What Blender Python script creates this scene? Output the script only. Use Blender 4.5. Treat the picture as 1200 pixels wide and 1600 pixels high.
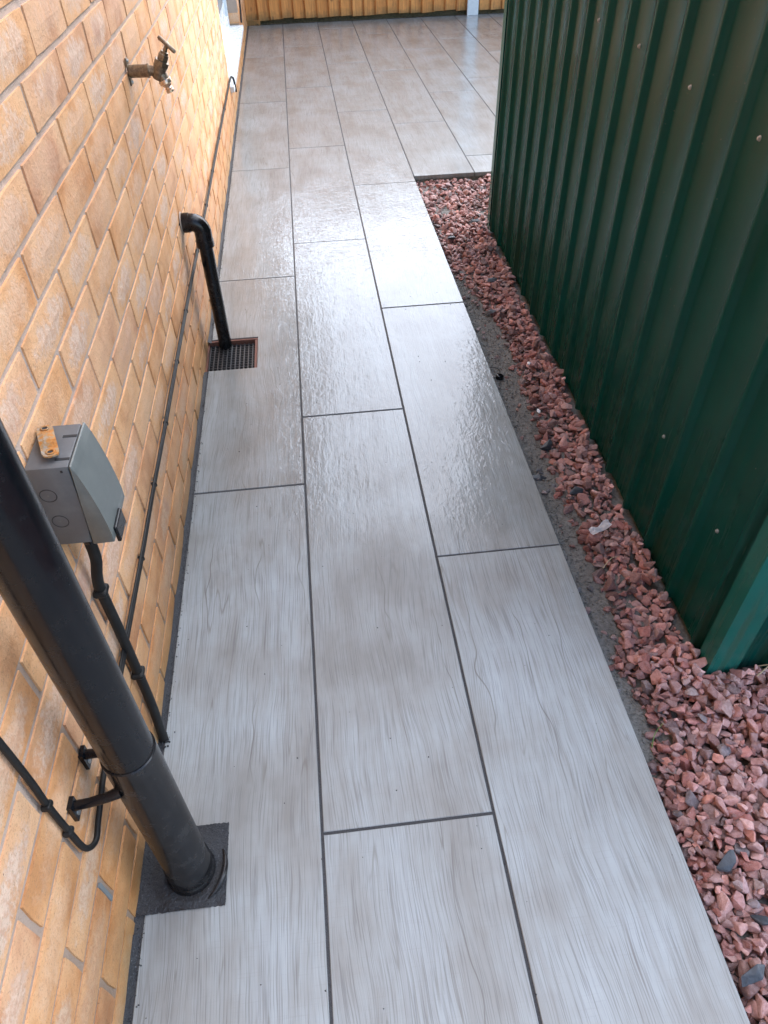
import bpy, bmesh, math, random
import numpy as np
from mathutils import Vector, Matrix, noise as fnoise
random.seed(7); RNG = np.random.default_rng(11)
for o in list(bpy.data.objects): bpy.data.objects.remove(o, do_unlink=True)
scene = bpy.context.scene
COL = scene.collection

# ---------------------------------------------------------------- camera
CAM = Vector((0.0804, 0.0, 1.2730))
YAW, PITCH, ROLL = 0.0904, 0.7732, -0.0308
w = Vector((math.sin(YAW)*math.cos(PITCH), math.cos(YAW)*math.cos(PITCH), -math.sin(PITCH)))
r0 = w.cross(Vector((0, 0, 1))).normalized(); u0 = r0.cross(w)
cr = math.cos(ROLL)*r0 + math.sin(ROLL)*u0
cu = -math.sin(ROLL)*r0 + math.cos(ROLL)*u0
cam_data = bpy.data.cameras.new('camera'); cam = bpy.data.objects.new('camera', cam_data); COL.objects.link(cam)
cam.matrix_world = Matrix(((cr.x, cu.x, -w.x, CAM.x), (cr.y, cu.y, -w.y, CAM.y), (cr.z, cu.z, -w.z, CAM.z), (0, 0, 0, 1)))
cam_data.sensor_fit = 'HORIZONTAL'; cam_data.sensor_width = 36.0; cam_data.lens = 36.0*1108.6/1200.0
cam_data.clip_start = 0.02; cam_data.clip_end = 2000
scene.camera = cam
scene.render.resolution_x, scene.render.resolution_y = 768, 1024

# ---------------------------------------------------------------- sky, sun, exposure
SUN_EL, SUN_AZ = math.radians(43), math.radians(46)      # azimuth from +Y towards +X
world = bpy.data.worlds.new('World'); scene.world = world; world.use_nodes = True
wn = world.node_tree.nodes; wl = world.node_tree.links
sky = wn.new('ShaderNodeTexSky'); sky.sky_type = 'NISHITA'; sky.sun_disc = False
sky.sun_elevation = SUN_EL; sky.sun_rotation = SUN_AZ
sky.air_density = 1.0; sky.dust_density = 1.0; sky.ozone_density = 1.0
wl.new(sky.outputs['Color'], wn['Background'].inputs['Color'])
wn['Background'].inputs['Strength'].default_value = 0.15
sd = bpy.data.lights.new('sun', 'SUN'); sd.energy = 1.5; sd.angle = math.radians(104); sd.color = (1.0, 0.99, 0.97)
sun = bpy.data.objects.new('sun', sd); COL.objects.link(sun)
sdir = Vector((math.sin(SUN_AZ)*math.cos(SUN_EL), math.cos(SUN_AZ)*math.cos(SUN_EL), math.sin(SUN_EL)))
sun.rotation_euler = (-sdir).to_track_quat('-Z', 'Y').to_euler(); sun.location = (3, -3, 6)
vs = scene.view_settings; vs.view_transform = 'Standard'; vs.look = 'None'; vs.gamma = 1.0; vs.use_curve_mapping = False
vs.exposure = 2.08

# ---------------------------------------------------------------- node helper
class NT:
    def __init__(s, name):
        s.m = bpy.data.materials.new(name); s.m.use_nodes = True
        s.t = s.m.node_tree; s.n = s.t.nodes; s.b = s.n['Principled BSDF']
        s.b.inputs['Roughness'].default_value = .6
    def set(s, inp, v):
        i = s.b.inputs[inp]
        if hasattr(v, 'is_linked'): s.t.links.new(v, i)
        else: i.default_value = (*v, 1) if isinstance(v, tuple) and len(v) == 3 and i.type == 'RGBA' else v
        return s
    def _in(s, node, key, v):
        i = node.inputs[key]
        if hasattr(v, 'is_linked'): s.t.links.new(v, i)
        elif isinstance(v, tuple) and len(v) == 3 and i.type == 'RGBA': i.default_value = (*v, 1)
        else: i.default_value = v
    def obj(s): return s.n.new('ShaderNodeTexCoord').outputs['Object']
    def pos(s): return s.n.new('ShaderNodeNewGeometry').outputs['Position']
    def nrm(s): return s.n.new('ShaderNodeNewGeometry').outputs['Normal']
    def rnd(s): return s.n.new('ShaderNodeObjectInfo').outputs['Random']
    def attr(s, name, out='Color'):
        a = s.n.new('ShaderNodeAttribute'); a.attribute_name = name; return a.outputs[out]
    def math(s, op, a, b=0.0, c=None, clamp=False):
        m = s.n.new('ShaderNodeMath'); m.operation = op; m.use_clamp = clamp
        s._in(m, 0, a); s._in(m, 1, b)
        if c is not None: s._in(m, 2, c)
        return m.outputs[0]
    def vmath(s, op, a, b):
        m = s.n.new('ShaderNodeVectorMath'); m.operation = op; s._in(m, 0, a); s._in(m, 1, b); return m.outputs[0]
    def sep(s, v):
        m = s.n.new('ShaderNodeSeparateXYZ'); s._in(m, 0, v); return m.outputs
    def comb(s, x, y, z):
        m = s.n.new('ShaderNodeCombineXYZ'); s._in(m, 0, x); s._in(m, 1, y); s._in(m, 2, z); return m.outputs[0]
    def noise(s, v, scale, detail=3, rough=.55, dist=0.0, out='Fac'):
        m = s.n.new('ShaderNodeTexNoise'); s._in(m, 'Vector', v); s._in(m, 'Scale', scale)
        m.inputs['Detail'].default_value = detail; m.inputs['Roughness'].default_value = rough; m.inputs['Distortion'].default_value = dist
        return m.outputs[out]
    def voro(s, v, scale, feature='F1', out='Distance'):
        m = s.n.new('ShaderNodeTexVoronoi'); m.feature = feature; s._in(m, 'Vector', v); s._in(m, 'Scale', scale); return m.outputs[out]
    def white(s, v, out='Value'):
        m = s.n.new('ShaderNodeTexWhiteNoise'); m.noise_dimensions = '3D'; s._in(m, 'Vector', v); return m.outputs[out]
    def map(s, v, a, b, c=0.0, d=1.0, smooth=False):
        m = s.n.new('ShaderNodeMapRange'); m.clamp = True
        if smooth: m.interpolation_type = 'SMOOTHSTEP'
        for i, x in enumerate((v, a, b, c, d)): s._in(m, i, x)
        return m.outputs[0]
    def mix(s, f, a, b, blend='MIX'):
        m = s.n.new('ShaderNodeMix'); m.data_type = 'RGBA'; m.blend_type = blend
        s._in(m, 0, f); s._in(m, 6, a); s._in(m, 7, b); return m.outputs[2]
    def ramp(s, v, stops):
        m = s.n.new('ShaderNodeValToRGB'); s._in(m, 0, v); e = m.color_ramp.elements
        while len(e) < len(stops): e.new(.5)
        for k, (p, c) in enumerate(stops): e[k].position = p; e[k].color = (*c, 1)
        return m.outputs[0]
    def bump(s, h, strength, dist=.002, nrm=None):
        m = s.n.new('ShaderNodeBump'); s._in(m, 'Height', h); m.inputs['Strength'].default_value = strength; m.inputs['Distance'].default_value = dist
        if nrm is not None: s._in(m, 'Normal', nrm)
        return m.outputs[0]

# ---------------------------------------------------------------- materials
def mat_brick():
    t = NT('brick'); p = t.pos(); x, y, z = t.sep(p)
    cz = t.math('DIVIDE', t.math('SUBTRACT', z, .0449), .075); c = t.math('FLOOR', cz); v = t.math('FRACT', cz)
    par = t.math('FLOORED_MODULO', c, 2.0)
    uu = t.math('DIVIDE', t.math('SUBTRACT', y, t.math('ADD', 1.196, t.math('MULTIPLY', par, .1125))), .225)
    col = t.math('FLOOR', uu); u = t.math('FRACT', uu)
    cell = t.comb(col, c, 3.0); r1 = t.white(cell); r2 = t.white(t.comb(c, col, 11.0))
    base = t.ramp(r1, [(0, (.69, .295, .105)), (.3, (.75, .355, .138)), (.55, (.77, .395, .172)), (.8, (.71, .365, .195)), (1, (.58, .270, .145))])
    pv = t.vmath('ADD', p, t.vmath('MULTIPLY', t.white(cell, 'Color'), (5., 5., 5.)))
    n1 = t.noise(pv, 9, 4, .6); n2 = t.noise(pv, 110, 3, .7); n3 = t.noise(pv, 320, 2, .7)
    base = t.mix(t.map(n1, .35, .7), base, (.78, .47, .26))
    base = t.mix(t.math('MULTIPLY', t.map(n1, .5, .28), .55), base, (.43, .19, .075))
    du = t.math('ABSOLUTE', t.math('SUBTRACT', u, .5)); dv = t.math('ABSOLUTE', t.math('SUBTRACT', v, .5))
    e = t.math('ADD', t.math('POWER', t.math('MULTIPLY', du, 2.35), 2.2), t.math('POWER', t.math('MULTIPLY', dv, 2.5), 2.2))
    e = t.math('ADD', e, t.map(t.noise(pv, 22, 4, .65), .25, .75, -.8, .8)); e = t.math('ADD', e, t.map(n2, .3, .7, -.3, .3))
    cen = t.math('MULTIPLY', t.map(e, 1.0, .1, 0, 1, True), t.map(r2, .15, .9, .12, .85))
    face = t.mix(t.map(n2, .42, .60), (.74, .55, .42), (.62, .39, .28)); face = t.mix(t.math('MULTIPLY', t.map(n1, .50, .66), t.map(r1, .5, .9)), face, (.42, .19, .13))
    face = t.mix(t.math('MULTIPLY', t.map(n3, .56, .66), .6), face, (.72, .60, .46))
    colr = t.mix(cen, base, face)
    colr = t.mix(t.math('MULTIPLY', t.map(n3, .56, .68), .5), colr, (.36, .18, .09))
    pits = t.map(t.voro(pv, 55), .075, .03); pits = t.math('MULTIPLY', pits, t.map(t.noise(pv, 14, 1), .52, .6))
    colr = t.mix(t.math('MULTIPLY', pits, .8), colr, (.09, .05, .03))
    surf_fac = t.math('MULTIPLY', t.map(t.math('ADD', z, t.math('MULTIPLY', t.math('SUBTRACT', n1, .5), .22)), .42, .10, 0, 1, True), .90)  # bricks turn darker, browner and less rough towards the wall foot
    lowc = t.mix(1.0, colr, (.66, .55, .40), 'MULTIPLY')
    colr = t.mix(surf_fac, colr, lowc)
    alg = t.math('MULTIPLY', t.map(t.math('ADD', z, t.math('MULTIPLY', t.math('SUBTRACT', t.noise(p, 6, 5, .7), .5), .3)), .12, -.02, 0, 1), .45)
    colr = t.mix(alg, colr, (.16, .13, .055))
    t.set('Base Color', colr).set('Roughness', t.map(surf_fac, 0, .7, .85, .5))
    h = t.math('ADD', t.math('MULTIPLY', n2, 1.0), t.math('MULTIPLY', n3, .35)); 
    t.set('Normal', t.bump(h, .7, .0028)); return t.m

def mat_mortar():
    t = NT('mortar'); p = t.pos(); z = t.sep(p)[2]; n = t.noise(p, 25, 4, .6); n3 = t.noise(p, 350, 3, .7)
    c = t.mix(t.map(n, .3, .7), (.62, .47, .375), (.50, .375, .30)); c = t.mix(t.math('MULTIPLY', t.map(n3, .55, .7), .4), c, (.28, .22, .18))
    d = t.math('MULTIPLY', t.map(t.math('ADD', z, t.math('MULTIPLY', n, .12)), .62, .14), .75); c = t.mix(d, c, (.19, .12, .07))
    t.set('Base Color', c).set('Roughness', .9).set('Normal', t.bump(t.math('ADD', n, n3), .7, .003)); return t.m

def mat_slab():
    t = NT('slab'); o = t.obj(); P = t.pos(); rv = t.rnd()
    off = t.white(t.comb(rv, 2.0, 5.0), 'Color'); q = t.vmath('ADD', o, t.vmath('MULTIPLY', off, (37., 53., 0.)))
    x, y, z = t.sep(q)
    def st(fx, fy, k, d, dist=0.0, xx=None): return t.noise(t.comb(t.math('MULTIPLY', xx if xx is not None else x, fx), t.math('MULTIPLY', y, fy), k), 1.0, d, .6, dist)
    warp = st(4.0, 1.3, 0.0, 2); wob = st(26, 9.0, 0.5, 1)
    xw = t.math('ADD', x, t.math('MULTIPLY', t.math('SUBTRACT', warp, .5), .085)); xw = t.math('ADD', xw, t.math('MULTIPLY', t.math('SUBTRACT', wob, .5), .006))
    broad = st(12, .8, 1.0, 3, 0, xw); cloud = st(6, 4.0, 9.0, 4)
    mid = st(75, 2.6, 2.0, 3, 0, xw); fine = st(420, 7.5, 3.0, 3, 0, xw); saw = st(16, 420, 4.0, 1)
    vein = st(13.0, .55, 6.0, 2, 0, xw)
    vl = t.math('ABSOLUTE', t.math('SUBTRACT', t.math('FRACT', t.math('MULTIPLY', vein, 11.0)), .5))
    vm = st(10, 2.6, 7.0, 3)
    vline = t.math('MULTIPLY', t.map(vl, .06, .0, 0, 1, True), t.map(vm, .48, .60))
    f = t.math('ADD', t.math('MULTIPLY', broad, .45), t.math('MULTIPLY', cloud, .75)); f = t.math('ADD', f, t.map(rv, 0, 1, -.12, -.02))
    c = t.ramp(f, [(.38, (.212, .207, .192)), (.50, (.265, .271, .262)), (.60, (.302, .323, .324)), (.74, (.342, .374, .388))])
    c = t.mix(t.math('MULTIPLY', t.map(mid, .54, .34), .30), c, (.190, .178, .166))
    c = t.mix(t.math('MULTIPLY', t.map(fine, .50, .36), .56), c, (.120, .115, .112))
    c = t.mix(t.math('MULTIPLY', t.map(saw, .60, .72), .14), c, (.20, .19, .18))
    c = t.mix(t.math('MULTIPLY', vline, .50), c, (.115, .098, .080))
    cw = st(2.6, 2.0, 12.0, 3); cx_ = t.math('ADD', x, t.math('MULTIPLY', t.math('SUBTRACT', cw, .5), .16)); cx_ = t.math('ADD', cx_, t.math('MULTIPLY', t.math('SUBTRACT', wob, .5), .0045))
    ck = t.math('ABSOLUTE', t.math('SUBTRACT', t.math('FRACT', t.math('MULTIPLY', cx_, 10.0)), .5))
    ck = t.math('MULTIPLY', t.map(ck, .016, .004), t.map(st(6, 2.4, 15.0, 3), .50, .58)); c = t.mix(t.math('MULTIPLY', ck, .62), c, (.085, .074, .060))
    kn = t.voro(t.comb(t.math('MULTIPLY', x, 4.5), t.math('MULTIPLY', y, 1.4), 0.0), 1.0); c = t.mix(t.map(kn, .10, .01, 0, .45, True), c, (.15, .13, .11))
    px, py, pz = t.sep(P)
    wn_ = t.noise(t.comb(t.math('MULTIPLY', px, 3.0), t.math('MULTIPLY', py, 1.7), 0.0), 1.0, 4, .62)
    wet = t.math('ADD', t.map(py, .45, 1.75, -.36, .30, True), wn_); wet = t.map(wet, .36, .70, 0, 1, True)
    c = t.mix(wet, c, t.mix(1.0, c, (.765, .785, .785), 'MULTIPLY'))
    t.set('Base Color', c)
    t.set('Normal', t.bump(fine, .35, .0012)).set('Roughness', t.map(wet, 0, 1, .50, .40))
    rip = t.noise(t.comb(t.math('MULTIPLY', px, 40), t.math('MULTIPLY', py, 34), 0.0), 1.0, 2, .55, 1.8)
    rip2 = t.noise(t.comb(t.math('MULTIPLY', x, 75), t.math('MULTIPLY', y, 12), 0.0), 1.0, 2, .55, .6)
    t.set('Coat Weight', t.map(wet, 0, 1, .20, .90)).set('Coat Roughness', t.map(wet, 0, 1, .34, .035)).set('Coat IOR', 1.43)
    t.set('Coat Normal', t.bump(t.math('MULTIPLY', t.math('ADD', rip, t.math('MULTIPLY', rip2, .6)), t.map(wn_, .35, .62, 1.0, .35)), .62, .0030)); return t.m

def mat_grit(name, c1, c2, rough=.8, sc=260, b=.8, spark=.0):
    t = NT(name); p = t.pos(); n = t.noise(p, sc, 3, .7); n2 = t.noise(p, sc/14, 4, .6)
    c = t.mix(t.map(n, .35, .65), c1, c2); c = t.mix(t.math('MULTIPLY', t.map(n2, .4, .65), .5), c, c1)
    if spark: c = t.mix(t.math('MULTIPLY', t.map(n, .66, .72), spark), c, (.38, .38, .40))
    t.set('Base Color', c).set('Roughness', rough).set('Normal', t.bump(t.math('ADD', n, n2), b, .003)); return t.m

def mat_plastic(name, c, rough=.35, dust=.15, dustc=(.20, .19, .18), sc=30):
    t = NT(name); p = t.obj(); n = t.noise(p, sc, 5, .65); n2 = t.noise(p, sc*9, 3, .6)
    k = t.mix(t.math('MULTIPLY', t.map(n, .45, .75), dust), c, dustc); k = t.mix(t.math('MULTIPLY', t.map(n2, .66, .74), dust), k, dustc)
    t.set('Base Color', k).set('Specular IOR Level', .32 if 'black' in name or 'cable' in name else .5).set('Roughness', t.map(n, .3, .7, rough-.08, rough+.14)).set('Normal', t.bump(n2, .06, .001)); return t.m

def mat_shed():
    t = NT('shed_paint'); o = t.obj(); P = t.pos(); x, y, z = t.sep(P)
    n = t.noise(P, 3.5, 4, .6); st = t.noise(t.comb(t.math('MULTIPLY', x, 30), t.math('MULTIPLY', y, 34), t.math('MULTIPLY', z, 2.2)), 1.0, 4, .65); f = t.noise(P, 180, 2, .6)
    c = t.mix(t.map(n, .3, .7), (.003, .098, .078), (.005, .122, .098))
    low = t.math('MULTIPLY', t.map(t.math('ADD', z, t.math('MULTIPLY', t.math('SUBTRACT', n, .5), .5)), .50, .05), t.map(st, .46, .66))
    c = t.mix(t.math('MULTIPLY', low, .50), c, (.045, .060, .022))
    dirt = t.math('MULTIPLY', t.map(st, .40, .78), .16); c = t.mix(dirt, c, (.060, .085, .072))
    sp = t.math('MULTIPLY', t.map(t.voro(P, 42), .06, .03), t.map(t.noise(P, 9, 2), .50, .56)); c = t.mix(t.math('MULTIPLY', sp, .55), c, (.30, .32, .28))
    scr = t.noise(t.comb(t.math('MULTIPLY', x, 90), t.math('MULTIPLY', y, 130), t.math('MULTIPLY', z, 14)), 1.0, 1); scr = t.math('MULTIPLY', t.map(scr, .80, .83), .5); c = t.mix(scr, c, (.25, .30, .27))
    t.set('Base Color', c).set('Roughness', t.math('ADD', t.map(n, .3, .7, .17, .27), t.math('MULTIPLY', low, .30)))
    t.set('Normal', t.bump(n, .10, .01)).set('Specular IOR Level', .36); return t.m

def mat_fence():
    t = NT('fence_timber'); o = t.obj(); P = t.pos(); r = t.rnd(); x, y, z = t.sep(P)
    q = t.comb(t.math('MULTIPLY', x, 60), t.math('MULTIPLY', r, 40.0), t.math('MULTIPLY', z, 3.0)); g = t.noise(q, 1.0, 4, .6, .4)
    c = t.mix(r, (.62, .245, .055), (.70, .31, .085)); c = t.mix(t.map(g, .4, .65), c, (.46, .18, .045))
    k = t.map(t.voro(t.comb(t.math('MULTIPLY', x, 9), r, t.math('MULTIPLY', z, 5)), 1.0), .12, .04); c = t.mix(t.math('MULTIPLY', k, .7), c, (.16, .06, .02))
    lo = t.map(t.math('ADD', z, t.math('MULTIPLY', t.math('SUBTRACT', t.noise(P, 14, 4, .7), .5), .16)), .10, .02); c = t.mix(t.math('MULTIPLY', lo, .7), c, (.085, .075, .028))
    t.set('Base Color', c).set('Roughness', .7).set('Normal', t.bump(g, .4, .003)); return t.m

def mat_gravel():
    t = NT('red_gravel'); p = t.pos(); a = t.attr('tint'); n = t.noise(p, 130, 4, .65); n2 = t.noise(p, 500, 2, .7)
    c = t.mix(t.map(n, .35, .7), a, t.mix(1.0, a, (.62, .52, .50), 'MULTIPLY')); c = t.mix(t.math('MULTIPLY', t.map(n2, .60, .70), .45), c, (.50, .40, .37))
    t.set('Base Color', c).set('Roughness', t.attr('surf_fac', 'Fac')).set('Normal', t.bump(t.math('ADD', n, n2), .6, .0025)); return t.m

def mat_metal(name, c, rough, c2, sc=120):
    t = NT(name); p = t.obj(); n = t.noise(p, sc, 4, .65)
    t.set('Base Color', t.mix(t.map(n, .4, .62), c, c2)).set('Metallic', .85).set('Roughness', t.map(n, .3, .7, rough, rough+.25)).set('Normal', t.bump(n, .2, .001)); return t.m

def mat_rust():
    t = NT('rust'); p = t.obj(); n = t.noise(p, 70, 5, .7); n2 = t.noise(p, 400, 3, .7)
    c = t.ramp(n, [(.35, (.30, .27, .23)), (.47, (.33, .19, .08)), (.55, (.45, .17, .03)), (.7, (.20, .075, .02))])
    t.set('Base Color', c).set('Roughness', .8).set('Normal', t.bump(n2, .5, .001)); return t.m

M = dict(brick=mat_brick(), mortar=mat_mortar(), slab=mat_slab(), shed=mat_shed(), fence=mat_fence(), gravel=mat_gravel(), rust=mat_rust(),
    grout=mat_grit('grout', (.030, .031, .034), (.060, .061, .065), .7, 420, .7, .25),
    screed=mat_grit('screed', (.020, .021, .024), (.046, .047, .051), .62, 380, 1.0, .55),
    bed=mat_grit('bed_mortar', (.16, .15, .135), (.30, .285, .26), .9, 160, .8),
    soil=mat_grit('soil', (.10, .094, .085), (.19, .182, .168), .9, 130, 1.0),
    earth=mat_grit('earth', (.07, .065, .045), (.11, .10, .07), .95, 40, .6),
    black=mat_plastic('black_plastic', (.004, .0047, .0065), .19, .03, (.12, .12, .12), 45),
    blackgloss=mat_plastic('black_gloss', (.008, .008, .009), .20, .10),
    cable=mat_plastic('cable_rubber', (.007, .007, .007), .55, .16, (.10, .09, .08), 60),
    grey=mat_plastic('grey_box', (.105, .108, .112), .45, .22, (.27, .27, .25), 40),
    greycover=mat_plastic('grey_cover', (.130, .140, .132), .36, .25, (.30, .31, .28), 35),
    gratep=mat_plastic('grate_plastic', (.022, .022, .023), .4, .5, (.10, .10, .10), 90),
    darkline=mat_plastic('dark_line', (.02, .02, .022), .6, .0),
    white=mat_plastic('white_upvc', (.62, .66, .68), .25, .05, (.6, .6, .58)),
    paper=mat_plastic('paper', (.80, .82, .86), .7, .15, (.5, .5, .5), 60),
    slate=mat_grit('slate', (.022, .026, .033), (.048, .055, .068), .5, 90, .4),
    terracotta=mat_grit('terracotta', (.20, .075, .045), (.12, .05, .035), .7, 200, .4),
    brass=mat_metal('brass_old', (.30, .235, .16), .32, (.17, .13, .095)),
    brassnew=mat_metal('brass_bright', (.74, .55, .40), .16, (.60, .42, .30)),
    steel=mat_metal('steel', (.55, .55, .53), .3, (.4, .39, .37)),
    moss=mat_grit('litter', (.03, .03, .012), (.10, .08, .045), .9, 90, .8),
    straw=mat_plastic('straw', (.42, .34, .22), .7, .1), green=mat_plastic('grass_blade', (.11, .19, .04), .6, .1),
    membrane=mat_plastic('grey_membrane', (.16, .17, .17), .7, .3))
g = NT('door_glass'); g.set('Base Color', (.30, .36, .40)).set('Roughness', .04).set('Metallic', .0).set('Specular IOR Level', .8); M['glass'] = g.m

# ---------------------------------------------------------------- mesh helpers
def link(name, me, mat, parent=None, smooth=False, loc=None):
    o = bpy.data.objects.new(name, me); COL.objects.link(o)
    if mat is not None and not me.materials: me.materials.append(mat)
    if smooth:
        for p in me.polygons: p.use_smooth = True
    if parent is not None: o.parent = parent
    if loc is not None: o.location = loc
    return o
def from_bm(name, bm, mat, parent=None, smooth=False, loc=None, angle=None):
    bmesh.ops.recalc_face_normals(bm, faces=bm.faces)
    me = bpy.data.meshes.new(name); bm.to_mesh(me); bm.free()
    o = link(name, me, mat, parent, smooth or angle is not None, loc)
    if angle is not None: me.set_sharp_from_angle(angle=math.radians(angle))
    return o
def box(bm, a, b):
    vs_ = [bm.verts.new((x, y, z)) for x in (a[0], b[0]) for y in (a[1], b[1]) for z in (a[2], b[2])]
    for f in ((0, 1, 3, 2), (4, 6, 7, 5), (0, 4, 5, 1), (2, 3, 7, 6), (0, 2, 6, 4), (1, 5, 7, 3)): bm.faces.new([vs_[i] for i in f])
    return vs_
def bevel(bm, wd, seg=2):
    bmesh.ops.bevel(bm, geom=list(bm.edges), offset=wd, segments=seg, affect='EDGES', profile=.5)
def boxo(name, a, b, mat, parent=None, bv=0.0, seg=2):
    bm = bmesh.new(); box(bm, a, b)
    if bv: bevel(bm, bv, seg)
    return from_bm(name, bm, mat, parent)
def tube(bm, pts, rad, n=14, cap=True):
    pts = [Vector(p) for p in pts]; rads = rad if isinstance(rad, (list, tuple)) else [rad]*len(pts)
    up = None; rings = []
    for i, p in enumerate(pts):
        d = (pts[min(i+1, len(pts)-1)] - pts[max(i-1, 0)]).normalized()
        if up is None: up = d.orthogonal().normalized()
        up = (up - d*up.dot(d)).normalized(); sd_ = d.cross(up)
        rings.append([bm.verts.new(p + (up*math.cos(a) + sd_*math.sin(a))*rads[i]) for a in [2*math.pi*k/n for k in range(n)]])
    for a, b in zip(rings, rings[1:]):
        for k in range(n): bm.faces.new((a[k], a[(k+1) % n], b[(k+1) % n], b[k]))
    if cap: bm.faces.new(rings[0][::-1]); bm.faces.new(rings[-1])
def tubeo(name, pts, rad, mat, parent=None, n=14, angle=40):
    bm = bmesh.new(); tube(bm, pts, rad, n); return from_bm(name, bm, mat, parent, angle=angle)
def lathe(bm, base, axis, prof, n=20):            # prof: (distance along axis, radius)
    base = Vector(base); axis = Vector(axis).normalized(); pts = [base + axis*d for d, r in prof]
    up = axis.orthogonal().normalized(); sd_ = axis.cross(up); rings = []
    for p, (d, r) in zip(pts, prof):
        rings.append([bm.verts.new(p + (up*math.cos(a) + sd_*math.sin(a))*r) for a in [2*math.pi*k/n for k in range(n)]])
    for a, b in zip(rings, rings[1:]):
        for k in range(n): bm.faces.new((a[k], a[(k+1) % n], b[(k+1) % n], b[k]))
    bm.faces.new(rings[0][::-1]); bm.faces.new(rings[-1])
def latheo(name, base, axis, prof, mat, parent=None, n=20, angle=35):
    bm = bmesh.new(); lathe(bm, base, axis, prof, n); return from_bm(name, bm, mat, parent, angle=angle)
def spline(pts, k=8):
    P = [Vector(p) for p in pts]; out = []
    for i in range(len(P)-1):
        a, b, c, d = P[max(i-1, 0)], P[i], P[i+1], P[min(i+2, len(P)-1)]
        for j in range(k):
            s = j/k; out.append(.5*((2*b) + (c-a)*s + (2*a-5*b+4*c-d)*s*s + (3*b-a-3*c+d)*s**3))
    return out + [P[-1]]
def thing(name, label, cat, loc=(0, 0, 0), rz=0, group=None):
    o = bpy.data.objects.new(name, None); COL.objects.link(o); o.location = loc; o.rotation_euler.z = rz; o.empty_display_size = .1
    return tag(o, label, cat, group)
def tag(o, label, cat, group=None):
    o['label'] = label; o['category'] = cat
    if group: o['group'] = group
    return o
def struct(o, kind='structure'):
    o['kind'] = kind; return o
def reparent(o, parent):                          # keep world place under a parent that stands elsewhere
    bpy.context.view_layer.update(); mw = o.matrix_world.copy(); o.parent = parent
    o.matrix_parent_inverse = parent.matrix_world.inverted(); o.matrix_world = mw
def project(p):
    d = Vector(p) - CAM; k = d.dot(w)
    if k < .05: return None
    return 600 + 1108.6*d.dot(cr)/k, 800 - 1108.6*d.dot(cu)/k

XW = -0.308                                       # face of the brick wall
# ================================================================ ground and paving
boxo('ground', (-400, -400, -.30), (400, 400, -.14), M['earth'])['kind'] = 'structure'
W_, L_, JT = .30647, 1.22588, .0052
offs = [1.4352, .5093, 1.1297, 3.2879, 3.9005, 4.1950, 3.70, 4.40, 3.95, 3.55, 4.2]
bm = bmesh.new()
for bx0, by0, bx1, by1 in ((XW-.004, -2.6, 2*W_-.004, 2.027), (-.137, 2.0271, 2*W_-.004, 2.2229), (XW-.004, 2.223, 2*W_-.004, 7.66)): box(bm, (bx0, by0, -.13), (bx1, by1, -.0016))
paving = from_bm('paving', bm, M['grout']); struct(paving)
bm = bmesh.new(); box(bm, (2*W_-.003, 3.662, -.13), (3.3, 7.66, -.0016)); patio = from_bm('patio', bm, M['grout']); struct(patio)
for o_ in (paving, patio):                        # sides of the bed are plain mortar, the joints on top dark grout
    o_.data.materials.append(M['bed'])
    for p_ in o_.data.polygons: p_.material_index = 0 if p_.normal.z > .5 else 1
def slab(x0, x1, y0, y1, parent, notch=None):
    bm = bmesh.new(); cx, cy = (x0+x1)/2, (y0+y1)/2
    if notch:
        nx, na, nb = notch
        poly = [(x0, y0), (x1, y0), (x1, y1), (x0, y1), (x0, nb), (nx, nb), (nx, na), (x0, na)]
    else: poly = [(x0, y0), (x1, y0), (x1, y1), (x0, y1)]
    f = bm.faces.new([bm.verts.new((x-cx, y-cy, -.018)) for x, y in poly])
    ex = bmesh.ops.extrude_face_region(bm, geom=[f]); top = [e for e in ex['geom'] if isinstance(e, bmesh.types.BMVert)]
    bmesh.ops.translate(bm, verts=top, vec=(0, 0, .018))
    te = [e for e in bm.edges if all(v.co.z > -.001 for v in e.verts)]
    bmesh.ops.bevel(bm, geom=te, offset=.0011, segments=1, affect='EDGES')
    return from_bm('slab', bm, M['slab'], parent, loc=(cx, cy, random.uniform(-.0005, .0005)))
for c in range(11):
    par = paving if c < 3 else patio
    xa = -.2955 if c == 0 else (c-1)*W_ + JT/2; xb = c*W_ - JT/2
    y = offs[c] - 8*L_; lo = -2.55 if c < 3 else 3.655
    while y < 7.55:
        a, b = max(y+JT/2, lo), min(y+L_-JT/2, 7.54)
        if b-a > .03:
            nt = None
            if c == 0 and a < .48 < b: nt = (-.165, .415, .548)
            if c == 0 and a < 2.1 < b: nt = (-.138, 2.028, 2.222)
            slab(xa, xb, a, b, par, nt)
        y += L_
# sanded joint along the wall
bm = bmesh.new(); N = 160
rows = []
for i in range(N+1):
    y = -2.5 + 10.04*i/N; rows.append([bm.verts.new((x, y, z + random.uniform(-.0012, .0012))) for x, z in ((XW-.003, .003), (XW+.005, -.0005), (-.2965, -.0022))])
for a, b in zip(rows, rows[1:]):
    ym = (a[0].co.y+b[0].co.y)/2
    if .415 < ym < .548 or 2.02 < ym < 2.23: continue
    for k in range(2): bm.faces.new((a[k], a[k+1], b[k+1], b[k]))
from_bm('wall_joint', bm, M['screed'], paving, smooth=True)
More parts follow.
